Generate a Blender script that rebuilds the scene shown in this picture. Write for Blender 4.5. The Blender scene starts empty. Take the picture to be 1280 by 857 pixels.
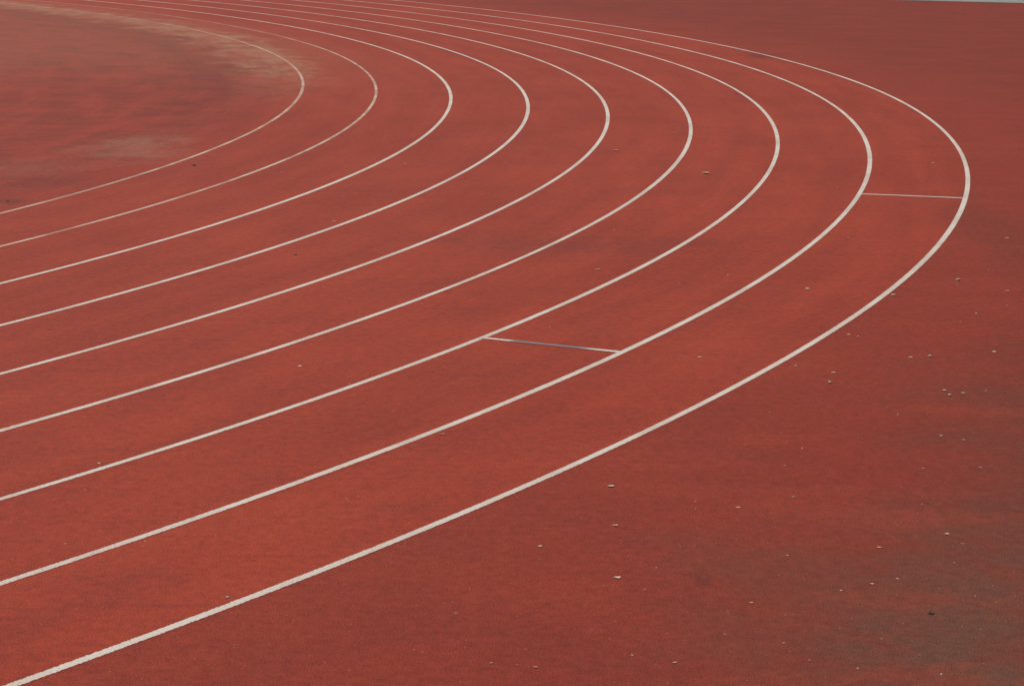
import bpy, math, random
from mathutils import Matrix, Vector
random.seed(7)
CX,CY,R1,LW=-40.4655,37.6119,37.0097,1.22
sc=bpy.context.scene
sc.view_settings.view_transform='Standard'
try: sc.view_settings.look='None'
except Exception: pass
sc.view_settings.exposure=0
col=sc.collection

# ---------------------------------------------------------------- node helpers
class NT:
    def __init__(s,t): s.t=t; s.n=t.nodes; s.l=t.links
    def put(s,sock,v):
        if isinstance(v,bpy.types.NodeSocket): s.l.new(v,sock)
        elif v is not None:
            if isinstance(v,tuple) and len(v)==3 and sock.type=='RGBA': v=(*v,1)
            sock.default_value=v
    def math(s,op,a,b=None,c=None,clamp=False):
        n=s.n.new('ShaderNodeMath'); n.operation=op; n.use_clamp=clamp
        s.put(n.inputs[0],a)
        if b is not None: s.put(n.inputs[1],b)
        if c is not None: s.put(n.inputs[2],c)
        return n.outputs[0]
    def vmath(s,op,a,b=None):
        n=s.n.new('ShaderNodeVectorMath'); n.operation=op
        s.put(n.inputs[0],a)
        if b is not None: s.put(n.inputs[1],b)
        return n.outputs['Value'] if op in('LENGTH','DOT_PRODUCT','DISTANCE') else n.outputs[0]
    def noise(s,vec,scale,detail=3,rough=0.5,out='Fac',dist=0):
        n=s.n.new('ShaderNodeTexNoise'); s.put(n.inputs['Vector'],vec); n.noise_dimensions='2D'
        n.inputs['Scale'].default_value=scale; n.inputs['Detail'].default_value=detail
        n.inputs['Roughness'].default_value=rough; n.inputs['Distortion'].default_value=dist
        return n.outputs[out]
    def vor(s,vec,scale,rnd=1.0):
        n=s.n.new('ShaderNodeTexVoronoi'); s.put(n.inputs['Vector'],vec); n.voronoi_dimensions='2D'
        n.inputs['Scale'].default_value=scale; n.inputs['Randomness'].default_value=rnd
        return n.outputs['Distance'],n.outputs['Color']
    def rng(s,v,a,b,c=0.0,d=1.0,smooth=True):
        n=s.n.new('ShaderNodeMapRange'); n.interpolation_type='SMOOTHSTEP' if smooth else 'LINEAR'
        s.put(n.inputs[0],v)
        for i,x in enumerate((a,b,c,d)): n.inputs[i+1].default_value=x
        return n.outputs[0]
    def mix(s,f,a,b,mode='MIX'):
        n=s.n.new('ShaderNodeMix'); n.data_type='RGBA'; n.blend_type=mode; n.clamp_factor=True
        s.put(n.inputs[0],f); s.put(n.inputs[6],a); s.put(n.inputs[7],b)
        return n.outputs[2]
    def bump(s,h,strength,dist):
        n=s.n.new('ShaderNodeBump'); n.inputs['Strength'].default_value=strength
        n.inputs['Distance'].default_value=dist; s.put(n.inputs['Height'],h)
        return n.outputs[0]
def new_mat(name):
    m=bpy.data.materials.new(name); m.use_nodes=True
    t=NT(m.node_tree); b=m.node_tree.nodes['Principled BSDF']
    return m,t,b

# ------------------------------------------------- rubber surface (node group)
G=bpy.data.node_groups.new('rubber_surface','ShaderNodeTree')
G.interface.new_socket(name='Color',in_out='OUTPUT',socket_type='NodeSocketColor')
g=NT(G)
pos=g.n.new('ShaderNodeNewGeometry').outputs['Position']
rel=g.vmath('SUBTRACT',pos,(CX,CY,0.0))
rad=g.vmath('LENGTH',rel)
warp=g.noise(pos,0.9,4,0.6,'Color')
warp=g.vmath('SUBTRACT',warp,(0.5,0.5,0.5))
def blob(x,y,rx,ry,w=1.2,lo=0.0,hi=0.8):
    p=g.vmath('SUBTRACT',pos,(x,y,0.0))
    p=g.vmath('ADD',p,g.vmath('MULTIPLY',warp,(rx*w,ry*w,0.0)))
    p=g.vmath('MULTIPLY',p,(1/rx,1/ry,0.0))
    d=g.vmath('LENGTH',p)
    return g.rng(g.math('SUBTRACT',1.0,d),lo,hi)
n_big=g.noise(pos,0.22,3,0.55)
n_med=g.noise(pos,1.1,4,0.6)
base=g.mix(g.rng(n_big,0.35,0.65),(0.318,0.041,0.020),(0.348,0.046,0.022))
base=g.mix(g.math('MULTIPLY',g.rng(n_med,0.42,0.72),0.32),base,(0.262,0.036,0.020))
# outside apron: duller
radn=g.math('ADD',rad,g.math('MULTIPLY',g.math('SUBTRACT',n_big,0.5),2.5))
outm=g.math('ADD',g.math('MULTIPLY',g.rng(rad,R1+8*LW-0.02,R1+8*LW+0.02),0.45),g.math('MULTIPLY',g.rng(radn,R1+8*LW+0.2,R1+8*LW+3.2),0.40))
base=g.mix(outm,base,g.mix(g.rng(n_med,0.3,0.7),(0.225,0.031,0.018),(0.195,0.030,0.018)))
inm=g.rng(rad,R1+0.1,R1-1.2)
ist=g.rng(g.noise(g.vmath('MULTIPLY',pos,(0.7,1.0,1.0)),1.2,5,0.7),0.36,0.66)
base=g.mix(g.math('MULTIPLY',inm,0.72),base,g.mix(ist,(0.295,0.040,0.022),(0.190,0.031,0.020)))
def stain(b,colr,amt,*a,**k):
    return g.mix(g.math('MULTIPLY',blob(*a,**k),amt),b,colr)
sep=g.n.new('ShaderNodeSeparateXYZ'); g.l.new(rel,sep.inputs[0])
ang=g.math('ARCTAN2',sep.outputs[1],sep.outputs[0])
# dust blown against the inner line round the far half of the bend
dn=g.rng(g.noise(g.vmath('MULTIPLY',pos,(1.0,0.5,1.0)),1.9,5,0.72),0.22,0.66)
dust=(0.42,0.228,0.138)
radw=g.math('ADD',rad,g.math('MULTIPLY',g.math('SUBTRACT',n_med,0.5),2.0))
# darker damp rim on the infield side of the dust
rim=g.math('MULTIPLY',g.math('MULTIPLY',g.rng(radw,R1-2.6,R1-1.7),g.rng(radw,R1-0.7,R1-1.3)),g.rng(ang,-0.12,0.10))
base=g.mix(g.math('MULTIPLY',rim,0.42),base,(0.14,0.030,0.021))
band=g.math('MULTIPLY',g.rng(radw,R1-1.5,R1-0.3),g.rng(radw,R1+0.7,R1-0.1))
band=g.math('MULTIPLY',band,g.rng(ang,0.03,0.20))
base=g.mix(g.math('MULTIPLY',g.math('MULTIPLY',band,dn),0.72),base,dust)
lane1=g.math('MULTIPLY',g.rng(rad,R1+2.4,R1+0.3),g.rng(ang,0.0,0.3))
base=g.mix(g.math('MULTIPLY',lane1,0.17),base,dust)
for a,(x,y,rx,ry) in ((0.42,(-4.98,31.4,1.2,2.5)),(0.20,(-6.2,29.3,1.2,1.4)),(0.16,(-4.0,39.5,1.0,3.0))):
    base=g.mix(g.math('MULTIPLY',g.math('MULTIPLY',blob(x,y,rx,ry),a),dn),base,(0.38,0.195,0.12))
base=stain(base,(0.09,0.030,0.022),0.7,-5.58,26.4,0.24,0.42)
base=stain(base,(0.15,0.032,0.024),0.45,-5.4,28.2,0.6,1.2)
# dirt washed over the near corner of the apron
dirt=g.math('MULTIPLY',blob(3.0,10.9,2.9,4.3,w=0.6,hi=0.85),g.rng(g.noise(pos,2.0,5,0.7),0.30,0.60,0.50,1.0))
base=g.mix(g.math('MULTIPLY',dirt,0.86),base,(0.128,0.062,0.040))
base=stain(base,(0.125,0.046,0.030),0.60,3.7,14.8,1.5,5.0,hi=1.0)
base=stain(base,(0.100,0.034,0.025),0.42,4.1,17.6,0.7,1.8,hi=1.0)
base=stain(base,(0.12,0.028,0.019),0.45,1.04,12.39,0.085,0.23,w=0.5)
base=stain(base,(0.15,0.027,0.018),0.60,4.88,48.3,0.45,1.2,w=0.5)
base=stain(base,(0.17,0.034,0.026),0.50,0.47,23.9,2.1,1.0)
base=stain(base,(0.13,0.032,0.020),0.35,5.1,24.5,0.7,6.0)
# wear arcs that follow the lanes
cmb=g.n.new('ShaderNodeCombineXYZ'); g.put(cmb.inputs[0],rad); g.put(cmb.inputs[1],g.math('MULTIPLY',ang,6.0))
arc=g.noise(cmb.outputs[0],2.2,4,0.65)
inl=g.rng(rad,R1+8*LW+0.02,R1+8*LW-0.02)
base=g.mix(g.math('MULTIPLY',g.math('MULTIPLY',g.rng(arc,0.46,0.72),0.42),inl),base,(0.405,0.061,0.028))
base=g.mix(g.math('MULTIPLY',g.math('MULTIPLY',g.rng(arc,0.48,0.30),0.30),inl),base,(0.220,0.034,0.021))
# wipe streaks
strk=g.noise(g.vmath('MULTIPLY',pos,(0.6,5.0,1.0)),1.5,5,0.75)
base=g.mix(g.math('MULTIPLY',g.rng(strk,0.46,0.70),0.25),base,(0.185,0.032,0.021))
fst=g.noise(g.vmath('MULTIPLY',pos,(0.45,1.0,1.0)),0.9,6,0.78)
base=g.mix(g.math('MULTIPLY',g.rng(fst,0.50,0.34),0.30),base,(0.350,0.052,0.027))
# granules
gr=g.noise(pos,125,1,0.6)
gr2=g.noise(pos,13,5,0.85)
grf=g.math('ADD',g.rng(gr,0.25,0.75,0.58,1.42,False),g.rng(gr2,0.3,0.7,-0.22,0.22,False))
grc=g.n.new('ShaderNodeCombineColor')
for i in range(3): g.put(grc.inputs[i],grf)
base=g.mix(1.0,base,grc.outputs[0],'MULTIPLY')
# pale grit flecks
vd,vc=g.vor(pos,24.0)
sv=g.n.new('ShaderNodeSeparateColor'); g.l.new(vc,sv.inputs[0])
fl=g.math('MULTIPLY',g.rng(vd,0.12,0.07),g.math('GREATER_THAN',sv.outputs[0],0.982))
base=g.mix(g.math('MULTIPLY',fl,0.65),base,(0.50,0.32,0.22))
fl2=g.math('MULTIPLY',g.rng(vd,0.13,0.08),g.math('LESS_THAN',sv.outputs[1],0.03))
base=g.mix(g.math('MULTIPLY',fl2,0.6),base,(0.07,0.025,0.02))
go=g.n.new('NodeGroupOutput'); g.l.new(base,go.inputs['Color'])

def use_group(t):
    n=t.n.new('ShaderNodeGroup'); n.node_tree=G
    p=t.n.new('ShaderNodeNewGeometry').outputs['Position']
    return n.outputs['Color'],t.noise(p,130,1,0.6)

m_track,t,b=new_mat('red_rubber_track')
c,h=use_group(t); t.put(b.inputs['Base Color'],c); t.put(b.inputs['Normal'],t.bump(h,0.6,0.004))
b.inputs['Roughness'].default_value=0.85; b.inputs['Specular IOR Level'].default_value=0.14

def line_mat(name,white,worn,blue=False,red=0.0):
    m,t,b=new_mat(name)
    c,h=use_group(t)
    uv=t.n.new('ShaderNodeTexCoord').outputs['UV']
    sp=t.n.new('ShaderNodeSeparateXYZ'); t.l.new(uv,sp.inputs[0])
    p=t.n.new('ShaderNodeNewGeometry').outputs['Position']
    d=t.math('ABSOLUTE',t.math('SUBTRACT',sp.outputs[1],0.5))
    e=t.math('ADD',d,t.math('MULTIPLY',t.math('SUBTRACT',t.noise(p,55,3,0.8),0.5),0.50))
    paint=t.rng(e,0.47,0.40)
    wear=t.noise(p,70,2,0.75)
    big=t.noise(p,1.1,3,0.6)
    thr=t.rng(big,0.3,0.75,0.0,0.11,False)
    holes=t.rng(t.math('SUBTRACT',wear,thr),worn-0.05,worn+0.05)
    paint=t.math('MULTIPLY',paint,holes)
    if red:
        # paint worn away toward the far half of the bend
        sep=t.n.new('ShaderNodeSeparateXYZ'); t.l.new(p,sep.inputs[0])
        fade=t.rng(t.math('ADD',sep.outputs[1],t.math('MULTIPLY',t.math('SUBTRACT',big,0.5),30.0)),32,52,1.0,1.0-red)
        patch=t.rng(t.noise(p,0.8,4,0.7),0.38,0.56,0.55,1.0)
        paint=t.math('MULTIPLY',t.math('MULTIPLY',paint,fade),patch)
    w=t.mix(t.rng(big,0.3,0.7),white,tuple(x*0.90*y for x,y in zip(white,(1,.96,.93))))
    if blue:
        u=t.math('ADD',sp.outputs[0],t.math('MULTIPLY',t.math('SUBTRACT',t.noise(p,25,2,0.6),0.5),0.06))
        mk=t.math('MULTIPLY',t.rng(u,0.20,0.27),t.rng(u,0.86,0.70))
        w=t.mix(mk,w,(0.22,0.20,0.225))
    t.put(b.inputs['Base Color'],t.mix(paint,c,w))
    t.put(b.inputs['Normal'],t.bump(h,0.5,0.003))
    b.inputs['Roughness'].default_value=0.8; b.inputs['Specular IOR Level'].default_value=0.15
    return m
WHITE=(0.70,0.62,0.55)
m_line=line_mat('white_line_paint',WHITE,0.28)
m_line_worn=line_mat('worn_line_paint',(0.64,0.50,0.41),0.31,red=0.35)
m_tick=line_mat('stagger_mark_paint',(0.72,0.64,0.58),0.24,blue=True)
m_tick2=line_mat('thin_stagger_paint',(0.70,0.58,0.52),0.28)

# ---------------------------------------------------------------- mesh helpers
def mesh_obj(name,verts,faces,mat,uvs=None):
    me=bpy.data.meshes.new(name); me.from_pydata(verts,[],faces); me.update()
    if uvs:
        ul=me.uv_layers.new(name='UVMap')
        for lp in me.loops: ul.data[lp.index].uv=uvs[lp.vertex_index]
    o=bpy.data.objects.new(name,me); col.objects.link(o)
    if mat: me.materials.append(mat)
    return o
def tag(o,label,cat,group=None):
    o['label']=label; o['category']=cat
    if group: o['group']=group

# ---------------------------------------------------------------- ground, track
def grid(name,x0,x1,y0,y1,z,mat):
    o=mesh_obj(name,[(x0,y0,z),(x1,y0,z),(x1,y1,z),(x0,y1,z)],[(0,1,2,3)],mat); o['kind']='structure'; return o
mg,t,b=new_mat('grass_ground')
p=t.n.new('ShaderNodeNewGeometry').outputs['Position']
t.put(b.inputs['Base Color'],t.mix(t.noise(p,0.6,6,0.7),(0.045,0.06,0.022),(0.09,0.10,0.045)))
t.put(b.inputs['Normal'],t.bump(t.noise(p,30,4,0.7),1.0,0.05)); b.inputs['Roughness'].default_value=0.95
grid('ground',-900,900,-900,900,-0.05,mg)

# edge of the red surface runs straight behind the bend
ex,ey=10.0,69.2; dxn,dyn=math.cos(math.radians(-14.5)),math.sin(math.radians(-14.5))
def E(s,o):
    return (ex+dxn*s-dyn*o, ey+dyn*s+dxn*o)
a=E(-170,0); bb=E(60,0)
tr=mesh_obj('running_track',[(a[0],-30,0),(bb[0],-30,0),(bb[0],bb[1],0),(a[0],a[1],0)],[(0,1,2,3)],m_track); tr['kind']='structure'
mc,t,b=new_mat('weathered_concrete')
p=t.n.new('ShaderNodeNewGeometry').outputs['Position']
t.put(b.inputs['Base Color'],t.mix(t.noise(p,1.5,6,0.7),(0.19,0.19,0.17),(0.32,0.31,0.28)))
b.inputs['Roughness'].default_value=0.9
vs=[];fs=[]
prof=[(0.0,-0.05),(0.0,0.012),(0.02,0.016),(0.28,0.016),(0.30,0.012),(0.31,0.01),(3.3,0.01),(3.3,-0.05)]
for s in range(-170,61,10):
    for o_,z in prof: x,y=E(s,o_+0.0); vs.append((x,y,z))
k=len(prof)
for i in range(len(vs)//k-1):
    for j in range(k-1): fs.append((i*k+j,(i+1)*k+j,(i+1)*k+j+1,i*k+j+1))
cp=mesh_obj('concrete_path',vs,fs,mc); cp['kind']='structure'

# ---------------------------------------------------------------- lane lines
def lane(i):
    R=R1+LW*i; hw=0.027 if i<2 else 0.030 if i<7 else 0.0315
    rnd=random.Random(i)
    ph=[rnd.uniform(0,6.28) for _ in range(3)]
    pts=[]
    for s in range(100,0,-1): pts.append((CX-s,CY-R,0,-1))
    N=1600
    for k in range(N+1):
        th=-math.pi/2+math.pi*k/N
        pts.append((CX+R*math.cos(th),CY+R*math.sin(th),math.cos(th),math.sin(th)))
    for s in range(1,101): pts.append((CX-s,CY+R,0,1))
    vs=[];uv=[];fs=[]
    for n,(x,y,nx,ny) in enumerate(pts):
        # slow hand-painted wander of a few millimetres
        w=0.0025*math.sin(n*0.021+ph[0])+0.0012*math.sin(n*0.063+ph[1])
        h2=hw*(1+0.05*math.sin(n*0.034+ph[2]))
        for q,sgn in ((0,-1),(1,1)):
            vs.append((x+nx*(w+sgn*h2),y+ny*(w+sgn*h2),0.0015)); uv.append((n*0.1,q))
    for n in range(len(pts)-1): fs.append((2*n,2*n+1,2*n+3,2*n+2))
    o=mesh_obj('lane_line',vs,fs,m_line_worn if i<2 else m_line,uv)
    if i==0: lab='faded, dusty inner white lane line on red rubber track'
    elif i==1: lab='worn white curved lane line on red rubber track'
    elif i==8: lab='outermost bold white curved lane line on red track'
    else: lab='white painted curved lane line on red rubber track'
    tag(o,lab,'lane line','lane lines painted on the running track')
for i in range(9): lane(i)
def tick(r0,r1,ang,w,mat,lab):
    th=math.radians(ang); c,s=math.cos(th),math.sin(th)
    vs=[];uv=[];fs=[];n=12
    for k in range(n+1):
        r=r0+(r1-r0)*k/n
        for q,sg in ((0,-1),(1,1)):
            vs.append((CX+r*c-s*sg*w/2,CY+r*s+c*sg*w/2,0.003)); uv.append((k/n,q))
    for k in range(n): fs.append((2*k,2*k+2,2*k+3,2*k+1))
    o=mesh_obj('stagger_mark',vs,fs,mat,uv); tag(o,lab,'track marking','short stagger marks across the lanes')
tick(R1+6*LW-.02,R1+7*LW-.02,-24.86,0.066,m_tick,'short cross mark, white ends with grey-blue middle, on track')
tick(R1+7*LW+.02,R1+8*LW-.02,-12.34,0.07,m_tick2,'thin faded white cross mark between two outer lane lines')

# ---------------------------------------------------------------- debris
def leaf_mesh(seed):
    r=random.Random(seed); L=0.9; wd=r.uniform(0.30,0.46); vs=[];fs=[];n=8
    bend=r.uniform(0.15,0.4); cup=r.uniform(0.2,0.5); sk=r.uniform(-.2,.2)
    for k in range(n+1):
        f=k/n; x=(f-.5)*L; ww=wd*(math.sin(math.pi*min(1,f*0.97+0.015))**0.75)*(1-.25*f)*r.uniform(.75,1.2)
        zc=bend*(2*f-1)**2*0.3
        y0=sk*math.sin(f*3)
        for q in (-1,-.5,0,.5,1): vs.append((x,y0+ww*q,zc+abs(q)**2*ww*cup+0.02))
    for k in range(n):
        for j in range(4): fs.append((k*5+j,(k+1)*5+j,(k+1)*5+j+1,k*5+j+1))
    b0=len(vs)
    for x,z in ((-.45,.06),(-.66,.12)):
        for dy,dz in ((-.015,0),(.015,0),(0,.03)): vs.append((x,dy,z+dz))
    for j in range(3): fs.append((b0+j,b0+(j+1)%3,b0+3+(j+1)%3,b0+3+j))
    me=bpy.data.meshes.new('leaf_blade'); me.from_pydata(vs,[],fs); me.update()
    for pgn in me.polygons: pgn.use_smooth=True
    return me
import bmesh
def pebble_mesh(seed):
    r=random.Random(seed); bm=bmesh.new(); bmesh.ops.create_icosphere(bm,subdivisions=2,radius=0.5)
    ax=[Vector((r.uniform(-1,1),r.uniform(-1,1),r.uniform(-1,1))).normalized() for _ in range(7)]
    for v in bm.verts:
        for a_ in ax:
            d=v.co.dot(a_)
            if d>0.34: v.co-=a_*(d-0.34)
        v.co.z*=0.5; v.co.z+=0.15
    me=bpy.data.meshes.new('pebble_stone'); bm.to_mesh(me); bm.free(); return me
def simple(name,c1,c2,rough=0.8):
    m,t,b=new_mat(name); p=t.n.new('ShaderNodeTexCoord').outputs['Object']
    t.put(b.inputs['Base Color'],t.mix(t.noise(p,4,4,0.6),c1,c2)); b.inputs['Roughness'].default_value=rough; return m
m_pale=simple('dry_pale_leaf',(0.68,0.54,0.39),(0.80,0.70,0.56))
m_brown=simple('dry_brown_leaf',(0.40,0.19,0.08),(0.55,0.30,0.13))
m_dark=simple('dark_rotten_leaf',(0.05,0.03,0.02),(0.10,0.05,0.035))
m_yel=simple('yellow_leaf',(0.60,0.38,0.10),(0.70,0.50,0.18))
m_peb=simple('grey_stone',(0.42,0.34,0.26),(0.60,0.52,0.42))
LM=[];PM=[]
for k in range(4):
    LM.append(leaf_mesh(k)); PM.append(pebble_mesh(50+k))
cache={}
def meshfor(kind,k,mat):
    key=(kind,k,mat.name)
    if key not in cache:
        me=(LM if kind=='leaf' else PM)[k].copy(); me.materials.clear(); me.materials.append(mat); cache[key]=me
    return cache[key]
P=[(0.62,14.33,'p',.044),(0.61,13.44,'p',.040),(0.58,12.41,'p',.042),(1.36,13.87,'p',.032),(0.17,12.99,'p',.030),(2.08,13.05,'p',.030),
(2.51,13.35,'p',.032),(2.17,11.85,'d',.05),(1.26,11.99,'y',.024),(3.17,17.20,'p',.040),(3.18,17.04,'s',.030),(3.29,17.10,'s',.032),(3.11,18.39,'p',.040),
(3.27,18.43,'s',.042),(3.82,18.65,'p',.040),(3.40,21.16,'p',.060),(4.13,22.00,'s',.048),(4.47,21.43,'p',.050),(2.67,21.43,'p',.052),(2.36,17.43,'s',.034),
(2.43,17.78,'p',.038),(1.46,18.29,'p',.044),(2.17,18.00,'s',.028),(1.35,31.91,'p',.07),(2.37,29.58,'p',.11),(0.80,22.34,'p',.05),(-0.46,15.64,'b',.040),
(-1.60,17.78,'p',.044),(-2.10,22.96,'d',.045),(-2.05,19.48,'b',.035),(-3.97,29.76,'d',.075),(-1.46,11.97,'s',.024),(2.90,15.77,'s',.022),(3.03,15.66,'p',.026),
(1.23,13.90,'d',.022),(0.80,11.02,'y',.028),(0.13,10.93,'b',.028),(-0.08,10.98,'s',.018),(-2.6,14.75,'p',.024),(-1.9,25.2,'p',.045),(1.94,12.35,'p',.022),
(1.85,11.42,'b',.020),(-5.6,26.4,'d',.05),(5.1,24.6,'p',.05),(5.4,30.9,'p',.05),(2.0,22.1,'p',.028),(2.75,19.3,'p',.032),(3.0,14.9,'s',.020),
(1.75,14.9,'b',.022),(.8,12.6,'s',.014),(-.27,11.75,'b',.02)]
rr=random.Random(11)
for _ in range(55):
    x=rr.uniform(0.2,1.0); y=10.9+rr.random()**1.3*17
    X=x*y*0.215
    if math.hypot(X-CX,y-CY)<R1+8*LW+0.15: continue
    P.append((X,y,rr.choice('pppbsp'),rr.uniform(.007,.016)*(0.6+y/22)))
for _ in range(34):
    y=11+rr.random()*22; X=rr.uniform(-.2,.17)*y
    if math.hypot(X-CX,y-CY)>R1+8*LW-0.15: continue
    P.append((X,y,rr.choice('pbpd'),rr.uniform(.007,.012)*(0.6+y/22)))
info={'p':('leaf','fallen_leaf',m_pale,'small pale dry leaf lying on red track surface','leaf','dry leaves scattered on the track'),
'b':('leaf','fallen_leaf',m_brown,'small curled brown leaf lying on red track surface','leaf','dry leaves scattered on the track'),
'd':('leaf','fallen_leaf',m_dark,'small dark rotted leaf lying on red track surface','leaf','dry leaves scattered on the track'),
'y':('leaf','fallen_leaf',m_yel,'small yellowish leaf lying on red track surface','leaf','dry leaves scattered on the track'),
's':('peb','pebble',m_peb,'tiny tan pebble lying on red track surface','pebble','pebbles scattered on the track')}
for n,(x,y,kd,sz) in enumerate(P):
    kind,name,mat,lab,cat,grp=info[kd]
    o=bpy.data.objects.new(name,meshfor('leaf' if kind=='leaf' else 'peb',n%4,mat)); col.objects.link(o)
    o.location=(x,y,0.001); o.scale=(sz,)*3
    o.rotation_euler=(0,0,rr.uniform(-1.2,1.2) if 3<n<50 else rr.uniform(0,6.28) if n>=50 else rr.uniform(-.4,.4)); tag(o,lab,cat,grp)

# ---------------------------------------------------------------- light, world
w=bpy.data.worlds.new('World'); sc.world=w; w.use_nodes=True
nt=w.node_tree; bg=nt.nodes['Background']
sky=nt.nodes.new('ShaderNodeTexSky'); sky.sky_type='NISHITA'; sky.sun_disc=False
el,az=math.radians(52),math.radians(-40)
sky.sun_elevation=el; sky.sun_rotation=az; sky.dust_density=6.0; sky.air_density=1.0
hs=nt.nodes.new('ShaderNodeHueSaturation'); hs.inputs['Saturation'].default_value=0.25
nt.links.new(sky.outputs[0],hs.inputs['Color']); nt.links.new(hs.outputs[0],bg.inputs[0]); bg.inputs[1].default_value=0.085
ld=bpy.data.lights.new('sun','SUN'); ld.energy=1.4; ld.angle=math.radians(20); ld.color=(1,.95,.88)
lo=bpy.data.objects.new('sun',ld); col.objects.link(lo)
d=Vector((math.sin(az)*math.cos(el),math.cos(az)*math.cos(el),math.sin(el)))
lo.rotation_euler=d.to_track_quat('Z','Y').to_euler(); lo.location=d*50

cam=bpy.data.cameras.new('camera'); co=bpy.data.objects.new('camera',cam); col.objects.link(co)
cam.sensor_width=36; cam.lens=36*3007/1280; cam.clip_end=3000
co.matrix_world=Matrix.Translation((0,0,3.7621))@Matrix.Rotation(math.pi/2-0.19769,4,'X')@Matrix.Rotation(0.01211,4,'Z')
sc.camera=co
